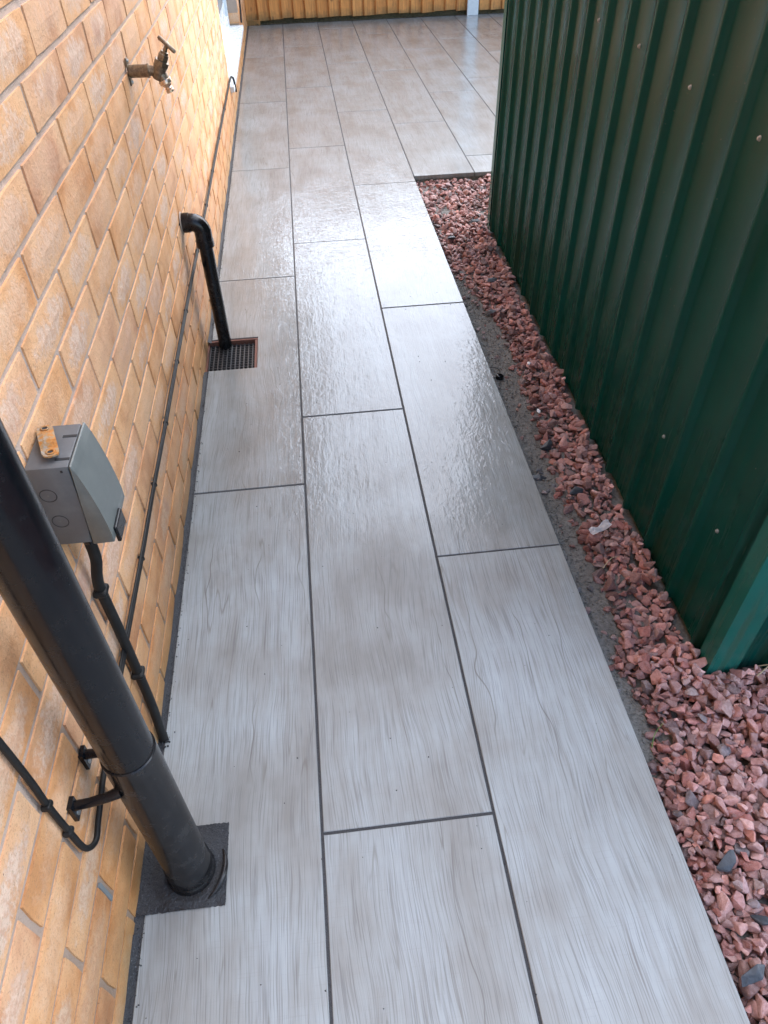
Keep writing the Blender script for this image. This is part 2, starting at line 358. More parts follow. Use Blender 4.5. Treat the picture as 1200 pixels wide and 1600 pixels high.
# dark mortar patch round the downpipe
bm = bmesh.new(); nx, ny = 60, 56; gr = []
for i in range(nx+1):
    row = []
    for j in range(ny+1):
        x = XW-.003 + (-.1645-XW+.003)*i/nx; y = .4135 + .136*j/ny; d = math.hypot(x+.225, y-.47)
        ex = random.uniform(-.0012, .0016)*(i == nx); ey = random.uniform(-.0012, .0012)*(j in (0, ny))
        row.append(bm.verts.new((x+ex, y+ey, .0010 + .006*max(0, 1-abs(d-.047)/.022) + random.uniform(-.0012, .0012) + .0012*fnoise.noise((x*60, y*60, 1)))))
    gr.append(row)
for i in range(nx):
    for j in range(ny): bm.faces.new((gr[i][j], gr[i+1][j], gr[i+1][j+1], gr[i][j+1]))
from_bm('mortar_patch', bm, M['screed'], paving, smooth=True)

cv_, cf_ = [], []
tet = [(1, 0, -.4), (-.5, .87, -.4), (-.5, -.87, -.4), (0, 0, .8)]
for k_ in range(2750):
    y = random.uniform(.15, 5.0); x = -.2965 + random.gauss(-.003, .0045)
    if k_ > 2600: x, y = random.uniform(-.28, .60), random.uniform(.2, 3.0)
    q_ = random.uniform(.0005, .0020); z = .0008 if x > -.2955 else -.001
    if x < XW+.001 or (2.02 < y < 2.23): continue
    b0 = len(cv_); an = random.uniform(0, 6); ca_, sa_ = math.cos(an), math.sin(an)
    cv_ += [(x+q_*(p[0]*ca_-p[1]*sa_), y+q_*(p[0]*sa_+p[1]*ca_), z+q_*p[2]) for p in tet]; cf_ += [(b0, b0+1, b0+3), (b0+1, b0+2, b0+3), (b0+2, b0, b0+3)]
me = bpy.data.meshes.new('mortar_crumbs'); me.from_pydata(cv_, [], cf_); link('mortar_crumbs', me, M['screed'], paving)['kind'] = 'stuff'

# ================================================================ house
house = thing('brick_house', 'orange and buff brick house wall with pale mortar along the path', 'house', (XW, 0, 0))
Y0, Y1, ZT = -2.5, 7.9, 2.48; DA, DB, DZ0, DZ1 = 4.76, 6.47, .155, 2.20
bm = bmesh.new(); dx = .0044; BK = -.11
def mb(y0, y1, z0, z1): box(bm, (BK, y0, z0), (-dx, y1, z1))
mb(Y0, DA-.004, -.12, ZT); mb(DA-.004, DB+.004, -.12, DZ0-.003); mb(DB+.004, Y1, -.12, ZT); mb(DA-.004, DB+.004, DZ1+.004, ZT)
wall = from_bm('wall', bm, M['mortar'], house)
def brick_mesh(i):
    rg = random.Random(i); bm = bmesh.new(); ny, nz = 4, 2; L, H = .2150, .0645; fr = []
    for a in range(ny+1):
        col_ = []
        for b in range(nz+1):
            edge = a in (0, ny) or b in (0, nz)
            yy = -L/2 + L*a/ny; zz = -H/2 + H*b/nz
            if edge: yy += rg.uniform(-.0009, .0009); zz += rg.uniform(-.0009, .0009)
            if a == 0 : yy += .001*(b != 1)
            if a == ny: yy -= .001*(b != 1)
            col_.append(bm.verts.new(((-.0016 if edge else 0) + rg.uniform(-.0006, .0006), yy, zz)))
        fr.append(col_)
    for a in range(ny):
        for b in range(nz): bm.faces.new((fr[a][b], fr[a+1][b], fr[a+1][b+1], fr[a][b+1]))
    ring = [fr[a][0] for a in range(ny+1)] + [fr[ny][b] for b in range(1, nz+1)] + [fr[a][nz] for a in range(ny-1, -1, -1)] + [fr[0][b] for b in range(nz-1, 0, -1)]
    back = [bm.verts.new((-.105, v.co.y, v.co.z)) for v in ring]
    for k in range(len(ring)):
        j = (k+1) % len(ring); bm.faces.new((ring[k], back[k], back[j], ring[j]))
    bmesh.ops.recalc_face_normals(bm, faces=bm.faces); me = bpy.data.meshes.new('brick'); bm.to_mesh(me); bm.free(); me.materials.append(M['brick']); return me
BM = [brick_mesh(i) for i in range(10)]
bricks = []
for k in range(-1, 65):
    zc = .0449 + .075*k + .0375
    if zc > ZT-.03: break
    st = 1.196 + (.1125 if k % 2 else 0); j0 = math.floor((Y0-st)/.225)
    for j in range(j0, j0+60):
        a, b = st + .225*j + .0048, st + .225*(j+1) - .0048
        a, b = max(a, Y0), min(b, Y1)
        if b-a < .02: continue
        spans = [(a, b)]
        if DZ0 < zc+.03 and zc-.03 < DZ1:
            spans = [s for s in ((a, min(b, DA)), (max(a, DB), b)) if s[1]-s[0] > .02]
        for a_, b_ in spans: bricks.append((a_, b_, zc, random.randrange(10), random.uniform(-.0007, .0007), random.uniform(-.006, .006)))
def shown(bk):
    a, b, z = bk[:3]; p = [project((XW, y, zz)) for y in (a, b) for zz in (z-.033, z+.033)]
    if any(q is None for q in p): return 0
    cx = sum(q[0] for q in p)/4; cy = sum(q[1] for q in p)/4
    if not (-60 < cx < 1200 and -60 < cy < 1640): return 0
    (x1, y1), (x2, y2), (x3, y3), (x4, y4) = p
    return abs((x4-x1)*(y3-y2) - (x3-x2)*(y4-y1))/2
order = sorted(bricks, key=shown, reverse=True)
fv, ff = [], []
for n_, (a, b, z, vi, dxx, rot) in enumerate(order):
    me = BM[vi]; sy = (b-a)/.2155
    if n_ < 300 and shown(order[n_]) > 0:
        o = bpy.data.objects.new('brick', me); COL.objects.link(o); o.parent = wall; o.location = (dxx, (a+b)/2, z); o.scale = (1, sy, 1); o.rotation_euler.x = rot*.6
    else:
        base = len(fv)
        for v in me.vertices: fv.append((v.co.x+dxx, v.co.y*sy+(a+b)/2, v.co.z+z))
        for p in me.polygons: ff.append([base+i for i in p.vertices])
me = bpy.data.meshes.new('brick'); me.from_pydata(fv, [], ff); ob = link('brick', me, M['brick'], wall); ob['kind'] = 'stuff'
# white door, frame and sill
door = bpy.data.objects.new('patio_door', None); COL.objects.link(door); door.parent = house
boxo('sill', (-.10, DA-.045, .158), (.024, DB+.004, .188), M['white'], door, .004)
bm = bmesh.new(); fx0, fx1 = -.135, -.076
for y0, y1, z0, z1 in ((DA, DA+.06, .189, DZ1), (DB-.06, DB-.001, .189, DZ1), (DA+.061, DB-.061, .189, .26), (DA+.061, DB-.061, DZ1-.07, DZ1), (5.59, 5.66, .261, DZ1-.071)):
    box(bm, (fx0, y0, z0), (fx1, y1, z1))
from_bm('door_frame', bm, M['white'], door)
for y0, y1 in ((DA+.062, 5.589), (5.661, DB-.062)):
    lf = boxo('door_leaf', (-.13, y0, .262), (-.092, y1, DZ1-.072), M['white'], door, .003)
    boxo('pane', (-.0918, y0+.075, .36), (-.088, y1-.075, DZ1-.16), M['glass'], lf)
boxo('handle', (-.09, 5.565, 1.05), (-.05, 5.585, 1.19), M['steel'], door, .004)
wv = boxo('weep_vent', (-.004, .3965, .130), (.0008, .4035, .190), M['membrane'], house, .001); wv['label'] = 'pale plastic weep vent in a low joint'
# eaves and roof far above the frame
boxo('soffit', (-.11, Y0, ZT+.002), (.20, Y1, ZT+.03), M['white'], house)
boxo('fascia', (.2005, Y0, ZT-.02), (.222, Y1, ZT+.16), M['white'], house)
bm = bmesh.new(); rp = [(.27, ZT+.14), (-3.6, ZT+2.2), (-3.6, ZT+2.3), (.27, ZT+.19)]
ra = [bm.verts.new((x, Y0-.1, z)) for x, z in rp]; rb_ = [bm.verts.new((x, Y1+.1, z)) for x, z in rp]
for k in range(4): bm.faces.new((ra[k], ra[(k+1) % 4], rb_[(k+1) % 4], rb_[k]))
bm.faces.new(ra[::-1]); bm.faces.new(rb_); from_bm('roof', bm, M['terracotta'], house)
boxo('gutter', (.223, Y0, ZT+.06), (.32, Y1, ZT+.125), M['black'], house, .01)

# ================================================================ things on the wall
def shift(o, d):
    o.location = Vector(o.location) + Vector(d)
# downpipe
DPX, DPY = -.2235, .4745
dp = thing('downpipe', 'round black plastic downpipe running into a dark mortar patch', 'downpipe', (DPX, DPY, 0)); dp.rotation_euler.x = -.0267
latheo('pipe', (0, 0, .02), (0, 0, 1), [(0, .0335), (.1, .034), (2.46, .034)], M['black'], dp, 36)
latheo('socket', (0, 0, .012), (0, 0, 1), [(0, .0385), (.032, .0385), (.036, .0365), (.380, .0360), (.392, .0362), (.3935, .0345)], M['blackgloss'], dp, 40)
latheo('collar', (0, 0, -.005), (0, 0, 1), [(0, .0420), (.012, .0412), (.018, .0400), (.020, .0388)], M['blackgloss'], dp, 40)
bm = bmesh.new(); pts = [(.0585*math.cos(a-.25), .0585*math.sin(a-.25), .003 + .009*math.sin((a+.75)/1.5*math.pi)) for a in [(-.75+1.5*k/20) for k in range(21)]]
tube(bm, pts, [.0015+.0038*math.sin(math.pi*k/20) for k in range(21)], 10); from_bm('drain_rim', bm, M['blackgloss'], dp, angle=50)
zb = .345
for s in (-1, 1):
    bm = bmesh.new(); tube(bm, [(-.020, s*.028, zb+.006), (-.036, s*.033, zb+.005), (-.060, s*.036, zb+.002), (-.080, s*.037, zb)], [.0085, .0072, .0068, .0072], 10)
    box(bm, (-.0855, s*.037-.009, zb-.026), (-.0795, s*.037+.009, zb+.010))
    bk = from_bm('bracket_arm', bm, M['black'], dp, angle=40)
    latheo('screw', (-.0795, s*.037, zb-.016), (1, 0, 0), [(0, .0050), (.0015, .0048), (.0022, .002)], M['steel'], bk, 12)
# long cable on the wall
cb = thing('wall_cable', 'thin black cable clipped along the low brickwork from downpipe to door', 'cable', (XW, .42, .27))
X = .0065
path = [(X, .418, 1.6), (X, .412, 1.1), (X, .415, .56), (X, .411, .43), (X, .411, .35), (X, .412, .300), (X, .420, .272), (X+.002, .436, .258), (X, .462, .257), (X, .50, .263), (X, .54, .268), (X, .755, .272)]
rest = [(X, .96, .2705), (X, 1.17, .273), (X, 1.39, .2695), (X, 1.93, .268), (X, 2.35, .261), (X, 2.77, .252), (X, 3.4, .245), (X, 4.0, .236), (X, 4.66, .226)]
pts = [(p[0], p[1]-.42, p[2]-.27) for p in path+rest]
tubeo('cable_run', spline(pts, 6), .0043, M['cable'], cb, 10)
pts2 = [(X+.001, p[1]-.42, p[2]-.27+.0085+.002*math.sin(i*1.7)) for i, p in enumerate([(X, .56, .27)]+path[-1:]+rest)]
tubeo('twin_run', spline(pts2, 6), .0026, M['cable'], cb, 8)
tubeo('tail', spline([(X, 4.24, -.044), (X+.006, 4.30, -.035), (X+.016, 4.335, -.05), (X+.018, 4.36, -.09), (X+.018, 4.39, -.128)], 6), .006, M['cable'], cb, 8)
bm0 = None
for (yy, zz, vert) in [(.411, .43, 1), (.411, .352, 1), (.76, .272, 0), (.96, .2705, 0), (1.17, .273, 0), (1.39, .2695, 0), (1.66, .268, 0), (1.93, .268, 0), (2.35, .261, 0), (2.77, .252, 0), (3.15, .247, 0), (3.6, .241, 0), (4.1, .2335, 0)]:
    if vert: o = boxo('cable_clip', (0, yy-.42-.0075, zz-.27-.005), (X+.006, yy-.42+.0062, zz-.27+.005), M['cable'], cb, .003)
    else: o = boxo('cable_clip', (0, yy-.42-.003, zz-.27-.0065), (X+.0055, yy-.42+.003, zz-.27+.0055), M['cable'], cb, .0025)
# short hanging cable on the far corner of the wall
fc = thing('wall_cable', 'thin black cable hanging on the far brick pier beside the fence', 'cable', (XW, 6.62, .3))
tubeo('cable_run', spline([(.008, .10, .9), (.010, .06, .25), (.014, .02, .10), (.010, .00, -.02), (.008, -.06, -.11)], 6), .007, M['cable'], fc, 8)
boxo('cable_clip', (0, .0, .05), (.018, .02, .075), M['cable'], fc, .003)

# socket box
sb = thing('outdoor_socket', 'grey weatherproof socket box with a bulging hinged cover on the brick wall', 'socket box', (XW, .722, .56))
def prism(bm, prof, y0, y1):
    a = [bm.verts.new((x, y0, z)) for x, z in prof]; b = [bm.verts.new((x, y1, z)) for x, z in prof]
    for k in range(len(prof)):
        j = (k+1) % len(prof); bm.faces.new((a[k], a[j], b[j], b[k]))
    bm.faces.new(a[::-1]); bm.faces.new(b)
bm = bmesh.new(); prism(bm, [(0, 0), (.044, 0), (.047, .030), (.0515, .085), (.055, .1375), (0, .1375)], 0, .0915); bevel(bm, .0022, 2)
base = from_bm('back_box', bm, M['grey'], sb, angle=40)
bm = bmesh.new()
cv = [(.0450, -.003), (.0750, -.002)] + [(.0750 - .0155*(s**2.0), -.002+.140*s) for s in [k/9 for k in range(1, 10)]] + [(.0562, .1385), (.0527, .085), (.0482, .030)]
prism(bm, cv, -.0015, .093); bevel(bm, .0018, 2)
cover = from_bm('cover', bm, M['greycover'], sb, angle=35)
boxo('latch', (.0735, .010, -.014), (.0795, .052, .014), M['black'], cover, .002)
boxo('hinge_slot', (.036, .014, .1373), (.054, .0185, .1381), M['darkline'], base)
boxo('hinge_slot', (.036, .062, .1373), (.054, .0665, .1381), M['darkline'], base)
def ring(bm, c, ax, r, th):
    c = Vector(c); ax = Vector(ax); up = ax.orthogonal().normalized(); sdv = ax.cross(up)
    tube(bm, [c+(up*math.cos(a)+sdv*math.sin(a))*r for a in [2*math.pi*k/32 for k in range(33)]], th, 6, False)
for (x, z) in ((.0155, .092), (.0155, .045)):
    bm = bmesh.new(); ring(bm, (x, -.0000, z), (0, 1, 0), .0105, .0006); kk = from_bm('knockout', bm, M['darkline'], base, smooth=True)
    latheo('stud', (x, .0004, z), (0, -1, 0), [(0, .0012), (.0009, .0009)], M['greycover'], kk, 10)
bm = bmesh.new(); tube(bm, [(.024+.010*math.cos(a), .040+.010*math.sin(a), .1376) for a in [(-1.4+2.6*k/16) for k in range(17)]], .0007, 6); from_bm('hinge_slot', bm, M['darkline'], base)
boxo('drain_hole', (.0435, -.0004, .1285), (.0465, .001, .132), M['darkline'], base)
latheo('gland', (.026, .030, .001), (.05, 0, -1), [(0, .0125), (.012, .0125), (.014, .0105), (.026, .0095), (.030, .0075)], M['black'], sb, 18)
# rusty strap on top of the box
rb = thing('metal_strap', 'rusty steel fixing strap with two holes lying on the grey socket box', 'bracket', (XW+.022, .770, .6990))
bm = bmesh.new(); outl = []
for s in (1, -1):
    for k in range(9):
        a = math.pi*k/8; outl.append((.0095*math.cos(a)*s, s*.030 + s*.0095*math.sin(a)))
# strip in cross sections so the middle is raised
secs = [(-.0385, .004), (-.036, .0085), (-.030, .0105), (-.018, .0105), (-.014, .0105), (-.010, .0105), (.010, .0105), (.014, .0105), (.018, .0105), (.030, .0105), (.036, .0085), (.0385, .004)]
tp, bt = [], []
for i, (yy, hw) in enumerate(secs):
    zz = .0055 if 4 < i < 7 else .0025 if i in (4, 7) else .0
    tp.append([bm.verts.new((xx*hw, yy, zz+.0025 + (.0020 if abs(xx) < .5 and 3 < i < 8 else 0))) for xx in (-1, -.35, .35, 1)])
    bt.append([bm.verts.new((xx*hw, yy, zz)) for xx in (-1, -.35, .35, 1)])
for i in range(len(secs)-1):
    for k in range(3): bm.faces.new((tp[i][k], tp[i][k+1], tp[i+1][k+1], tp[i+1][k])); bm.faces.new((bt[i][k], bt[i+1][k], bt[i+1][k+1], bt[i][k+1]))
    for k in (0, 3): bm.faces.new((tp[i][k], tp[i+1][k], bt[i+1][k], bt[i][k]))
for i in (0, -1): bm.faces.new(tp[i] + bt[i][::-1])
plate = from_bm('plate', bm, M['rust'], rb); plate.rotation_euler = (math.radians(-3), math.radians(6), math.radians(20)); plate.location.z = .004
for yy in (-.030, .030):
    bm = bmesh.new(); ring(bm, (0, yy, .0032), (0, 0, 1), .0046, .0012); hh_ = from_bm('hole_rim', bm, M['rust'], plate, smooth=True)
    latheo('bolt_hole', (0, yy, .0022), (0, 0, 1), [(0, .0042), (.0007, .0042)], M['darkline'], plate, 14)
# cable from the box to the ground
sc_ = thing('supply_cable', 'thick black armoured cable dropping from the grey socket box to the paving', 'cable', (XW, .745, 0))
tubeo('cable_run', spline([(.0268, .007, .545), (.026, .004, .50), (.016, .004, .46), (.0115, .005, .425), (.0115, .004, .34), (.0115, .0, .204), (.0115, -.006, .10), (.0105, -.015, .03), (.010, -.018, -.01)], 8), .0085, M['cable'], sc_, 14)
for zz, yy in ((.425, .005), (.204, 0)):
    o = boxo('cable_clip', (0, yy-.013, zz-.006), (.0225, yy+.013, zz+.006), M['cable'], sc_, .005); o.rotation_euler.x = .15
    o.rotation_euler.x = 0
bm = bmesh.new()
for i in range(70):
    a, d = random.uniform(0, 6.28), abs(random.gauss(0, .010)); s = random.uniform(.0008, .0026)
    c = Vector((.010+d*math.cos(a)*.9, -.018+d*math.sin(a), .0015))
    if c.x < .002: continue
    vv = bmesh.ops.create_icosphere(bm, subdivisions=1, radius=s)['verts']; bmesh.ops.translate(bm, verts=vv, vec=c)
from_bm('mortar_crumbs', bm, M['screed'], sc_)['kind'] = 'stuff'

# waste pipe and gully
wp = thing('waste_pipe', 'black waste pipe with an elbow leaving the bricks above the drain grate', 'pipe', (XW, 2.205, 0))
RX = .058; el = [(-.02, 0, .412), (.020, 0, .412)] + [(RX-.030+.030*math.sin(a), 0, .412-.030+.030*math.cos(a)) for a in [math.pi/2*k/8 for k in range(9)]] + [(RX, 0, .340)]
tubeo('elbow', el, [.0265]*2+[.0262]*9+[.0262], M['blackgloss'], wp, 26)
latheo('elbow_rim', (.002, 0, .412), (1, 0, 0), [(0, .0285), (.022, .0285), (.0225, .0265)], M['blackgloss'], wp, 26)
latheo('elbow_rim', (RX, 0, .345), (0, 0, 1), [(-.008, .0275), (.012, .0275), (.0125, .026)], M['blackgloss'], wp, 26)
latheo('pipe', (RX, 0, .345), (0, 0, -1), [(0, .0215), (.415, .0215)], M['blackgloss'], wp, 26)
latheo('wall_seal', (.0005, 0, .412), (1, 0, 0), [(0, .033), (.002, .031), (.003, .029)], M['mortar'], wp, 22)
gu = thing('drain_gully', 'square drain gully with black mesh grate and terracotta rim under the pipe', 'drain', (-.2215, 2.125, -.02))
gx0, gx1, gy0, gy1 = -.086, .083, -.096, .0965
bm = bmesh.new(); th = .009
box(bm, (gx0, gy1-th, -.09), (gx1, gy1, .0165)); box(bm, (gx1-th, gy0, -.09), (gx1, gy1-th-.0002, .0155)); box(bm, (gx0, gy0, -.09), (gx1-th-.0002, gy0+.004, .012)); box(bm, (gx0, gy0+.0042, -.09), (gx0+.004, gy1-th-.0002, .010))
from_bm('rim', bm, M['terracotta'], gu)
boxo('pit', (gx0+.0045, gy0+.0045, -.092), (gx1-th-.0005, gy1-th-.0005, -.088), M['darkline'], gu)
grate = bpy.data.objects.new('grate', None); COL.objects.link(grate); grate.parent = gu
nb = 11
for i in range(nb):
    x = gx0+.008+(gx1-gx0-.026)*i/(nb-1); boxo('bar', (x-.0019, gy0+.005, -.008), (x+.0019, gy1-th-.001, .004), M['gratep'], grate)
nb = 12
for i in range(nb):
    y = gy0+.007+(gy1-gy0-.024)*i/(nb-1); boxo('bar', (gx0+.006, y-.0019, -.0075), (gx1-th-.0015, y+.0019, .0035), M['gratep'], grate)

# tap
tp_ = thing('garden_tap', 'old brass outdoor tap with a shiny hose connector on the upper bricks', 'tap', (XW, 1.95, .867))
bm = bmesh.new(); box(bm, (0, -.009, -.028), (.0035, .009, .028)); bevel(bm, .0015, 2); pl_ = from_bm('wall_plate', bm, M['brass'], tp_)
for s in (-1, 1): latheo('screw', (.0035, 0, s*.0215), (1, 0, 0), [(0, .0042), (.003, .0036), (.0035, .001)], M['steel'], pl_, 12)
latheo('barrel', (.002, 0, 0), (1, 0, -.02), [(0, .0125), (.004, .0135), (.040, .0132), (.043, .0148), (.046, .0148), (.047, .011), (.066, .0095), (.074, .012)], M['brass'], tp_, 24)
ax = Vector((.50, 0, .866)).normalized(); bc = Vector((.070, 0, -.003))
latheo('valve_body', bc - ax*.018, ax, [(0, .009), (.006, .0135), (.020, .0145), (.026, .0150), (.032, .0155)], M['brass'], tp_, 20)
latheo('bonnet', bc + ax*.0142, ax, [(0, .0172), (.010, .0172), (.011, .0120), (.016, .0125), (.024, .0118), (.025, .0100), (.030, .0095), (.031, .0055), (.046, .0045)], M['brass'], tp_, 6, 20)
hc = bc + ax*.060; hd = Vector((.62, -.25, -.55)).normalized()
bm = bmesh.new(); tube(bm, [hc-hd*.023, hc-hd*.020, hc-hd*.006, hc, hc+hd*.006, hc+hd*.020, hc+hd*.023], [.0035, .0050, .0045, .0062, .0045, .0050, .0035], 14); from_bm('handle', bm, M['brass'], tp_, angle=40)
sx = Vector((.34, 0, -.94)).normalized(); s0 = bc + Vector((.003, 0, -.002))
latheo('spout', s0, sx, [(0, .011), (.012, .0125), (.015, .013)], M['brass'], tp_, 22)
latheo('hose_connector', s0 + sx*.0152, sx, [(0, .0145), (.002, .0155), (.009, .0155), (.011, .0125), (.014, .0100), (.017, .0082), (.020, .0098), (.022, .0082), (.024, .0100), (.028, .0100), (.0285, .0075)], M['brassnew'], tp_, 22)
latheo('outlet', s0 + sx*.0436, sx, [(0, .0068), (.0006, .0068)], M['darkline'], tp_, 16)

# ================================================================ metal shed
SHX, SHY, SHR = .806, .742, math.radians(-1.15)
shed = thing('metal_shed', 'dark green corrugated metal shed standing on red gravel beside the path', 'shed', (SHX, SHY, -.03), SHR)
def corrug(total, zs, outward, first):
    """profile points (along, depth) with wide pans and narrow ribs that stand proud"""
    pts = []; t0 = first - .145
    while t0 < total+.2:
        for a, d in ((0, 0.0), (.0015, .0006), (.0030, .0022), (.0085, .0122), (.0100, .0136), (.0120, .0142), (.0200, .0142), (.0220, .0136), (.0240, .0120), (.0330, .0022), (.0350, .0006), (.0370, 0.0)):
            pts.append((t0+a, d))
        t0 += .145
    return [(a, d) for a, d in pts if 0.004 < a < total-.004]
LEN, HGT = 2.305, 1.86
prof = [(0.0, .006)] + corrug(LEN, 0, 1, .060) + [(LEN, .006)]
zs = [.012 + (HGT-.012)*k/10 for k in range(11)]
bm = bmesh.new(); rows = []
for a, d in prof: rows.append([bm.verts.new((.0145-d, a, z)) for z in zs])
for p, q in zip(rows, rows[1:]):
    for k in range(10): bm.faces.new((p[k], q[k], q[k+1], p[k+1]))
geo = list(bm.faces); bmesh.ops.solidify(bm, geom=geo, thickness=-.0009)
from_bm('cladding_sheet', bm, M['shed'], shed, angle=28)
bm = bmesh.new(); rows = []
for a, d in [(.0, .006)] + corrug(1.55, 0, 1, .1) + [(1.55, .006)]: rows.append([bm.verts.new((a+.022, .0145-d, z)) for z in zs])
for p, q in zip(rows, rows[1:]):
    for k in range(10): bm.faces.new((p[k], q[k], q[k+1], p[k+1]))
bmesh.ops.solidify(bm, geom=list(bm.faces), thickness=-.0009)
from_bm('cladding_sheet', bm, M['shed'], shed, angle=28)
# corner trims, base rail, far walls, roof
for y0, sgn in ((0, 1), (LEN, -1)):
    bm = bmesh.new(); th = .0014
    prof2 = [(-.0022, .040*sgn), (-.0022, -.0025*sgn), (.062, -.0025*sgn), (.062, (-.0025+th)*sgn), (-.0022+th, (-.0025+th)*sgn), (-.0022+th, .040*sgn)]
    a = [bm.verts.new((x, y0+y, .008)) for x, y in prof2]; b = [bm.verts.new((x, y0+y, HGT+.004)) for x, y in prof2]
    for k in range(6):
        j = (k+1) % 6; bm.faces.new((a[k], a[j], b[j], b[k]))
    bm.faces.new(a); bm.faces.new(b[::-1]); from_bm('corner_trim', bm, M['shed'], shed)
boxo('far_wall', (.021, LEN-.004, .012), (1.56, LEN+.0, HGT), M['shed'], shed)
boxo('side_wall', (1.576, .02, .012), (1.58, LEN-.006, HGT), M['shed'], shed)
boxo('floor_rail', (.024, .026, -.02), (.06, LEN-.01, .03), M['shed'], shed)
bm = bmesh.new(); rv = [(-.07, HGT+.006), (.80, HGT+.24), (1.65, HGT+.006), (1.65, HGT+.03), (.80, HGT+.265), (-.07, HGT+.03)]
a = [bm.verts.new((x, -.07, z)) for x, z in rv]; b = [bm.verts.new((x, LEN+.07, z)) for x, z in rv]
for k in range(6):
    j = (k+1) % 6; bm.faces.new((a[k], a[j], b[j], b[k]))
bm.faces.new(a[::-1]); bm.faces.new(b); from_bm('roof', bm, M['shed'], shed)
for y0 in (-.001, LEN-.004): # gable ends
    bm = bmesh.new(); va = [bm.verts.new((x, y0+dy, z)) for dy in (0, .004) for x, z in ((.0, HGT+.005), (1.58, HGT+.005), (.80, HGT+.225))]
    bm.faces.new(va[:3]); bm.faces.new(va[3:]); [bm.faces.new((va[i], va[(i+1) % 3], va[3+(i+1) % 3], va[3+i])) for i in range(3)]
    from_bm('gable', bm, M['shed'], shed)
for wy, wz in ((1.182, .883), (1.423, .889), (1.725, .901), (2.002, .901), (2.284, .905), (2.56, .903), (.92, .25), (1.21, .26)):
    yy = wy-SHY; k = round((yy-.060-.10)/.145); yy = .060+.145*k+.10
    so = latheo('screw', (.0148, yy, wz+.03), (-1, 0, 0), [(0, .0050), (.0010, .0048), (.0013, .0036), (.0038, .0032), (.0045, .002)], M['steel'], shed, 8)

# ================================================================ gravel bed
def bound(y):                                   # where the stones begin beside the paving
    ys = [-3, .30, .50, .62, .70, .80, .93, 1.12, 1.34, 1.56, 1.85, 2.2, 2.45, 2.6, 2.8, 3.7]
    xs = [.60, .60, .605, .632, .66, .645, .675, .685, .676, .684, .703, .722, .665, .640, .615, .61]
    return float(np.interp(y, ys, xs)) + (.022*fnoise.noise((y*9, 4.2, 0)) + .010*fnoise.noise((y*31, 1.2, 0)) if .55 < y < 2.7 else 0)
def shedx(y): return SHX + .0195*(y-SHY) - .002
bm = bmesh.new(); nx, ny = 60, 640; X0, X1, YA, YB = 2*W_-.0035, 2.6, -2.6, 3.662; gr = []
soilz = {}
for i in range(nx+1):
    row = []
    for j in range(ny+1):
        x = X0 + (X1-X0)*(i/nx)**1.7; y = YA + (YB-YA)*j/ny
        z = -.034 + .006*fnoise.noise((x*9, y*7, 0)) + .005*fnoise.noise((x*32, y*30, 3)) + .004*fnoise.noise((x*90, y*80, 7)) + random.uniform(-.0012, .0012) + .006*max(0, 1-(x-X0)/.02)
        if x > .75: z -= .006
        row.append(bm.verts.new((x, y, z)))
    gr.append(row)
for i in range(nx):
    for j in range(ny): bm.faces.new((gr[i][j], gr[i+1][j], gr[i+1][j+1], gr[i][j+1]))
soil = from_bm('soil', bm, M['soil'], smooth=True); struct(soil)
def stone_shape(i):
    rg = np.random.default_rng(100+i); n = 9 + i % 4; p = rg.normal(size=(n, 3)); p /= np.linalg.norm(p, axis=1)[:, None]; p *= rg.uniform(.80, 1.12, (n, 1))
    p *= np.array([1, rg.uniform(.62, .9), rg.uniform(.42, .68)])
    bm = bmesh.new(); [bm.verts.new(q) for q in p]; r = bmesh.ops.convex_hull(bm, input=list(bm.verts))
    dead = [v for v in bm.verts if not v.link_faces]; bmesh.ops.delete(bm, geom=dead, context='VERTS')
    bmesh.ops.bevel(bm, geom=list(bm.edges), offset=.085, segments=1, affect='EDGES', clamp_overlap=True)
    bmesh.ops.triangulate(bm, faces=bm.faces); bmesh.ops.remove_doubles(bm, verts=bm.verts, dist=.03); bmesh.ops.recalc_face_normals(bm, faces=bm.faces)
    bm.verts.index_update(); V = np.array([v.co[:] for v in bm.verts]); F = np.array([[v.index for v in f.verts] for f in bm.faces]); bm.free(); return V, F
SH = [stone_shape(i) for i in range(24)]
RES = .004; GX0, GY0 = .58, -1.0; GW, GH = int((1.75-GX0)/RES), int((3.70-GY0)/RES)
HM = np.full((GW, GH), -.036)
def inside(x, y):
    if y > 3.650 or y < -.7 or x < 2*W_+.004: return False
    if y < SHY-.004: return x < 1.5
    if y < 3.05: return x < shedx(y)+.004
    return x < 1.65
PAL = [(.27, .12, .10), (.33, .17, .15), (.38, .24, .22), (.41, .29, .27), (.33, .22, .215), (.28, .18, .175), (.44, .34, .325), (.36, .29, .29), (.25, .10, .08), (.44, .26, .21), (.40, .33, .325), (.32, .27, .285), (.22, .13, .125)]
GREY = [(.16, .165, .18), (.23, .22, .22), (.12, .13, .15)]
AV, AF, AC, AD = [], [], [], []; nv = 0; placed = 0
def put(x, y, s, zc, R3, col_, dmp, vi):
    global nv
    V, F = SH[vi]; Q = (V*s) @ R3.T + np.array([x, y, zc]); AV.append(Q); AF.append(F+nv); nv += len(V); AC.append(np.tile(np.array([*col_, 1.0]), (len(V), 1))); AD.append(np.full(len(V), dmp))
def rot(yaw, tx, ty):
    return np.array(Matrix.Rotation(yaw, 3, 'Z') @ Matrix.Rotation(tx, 3, 'X') @ Matrix.Rotation(ty, 3, 'Y'))
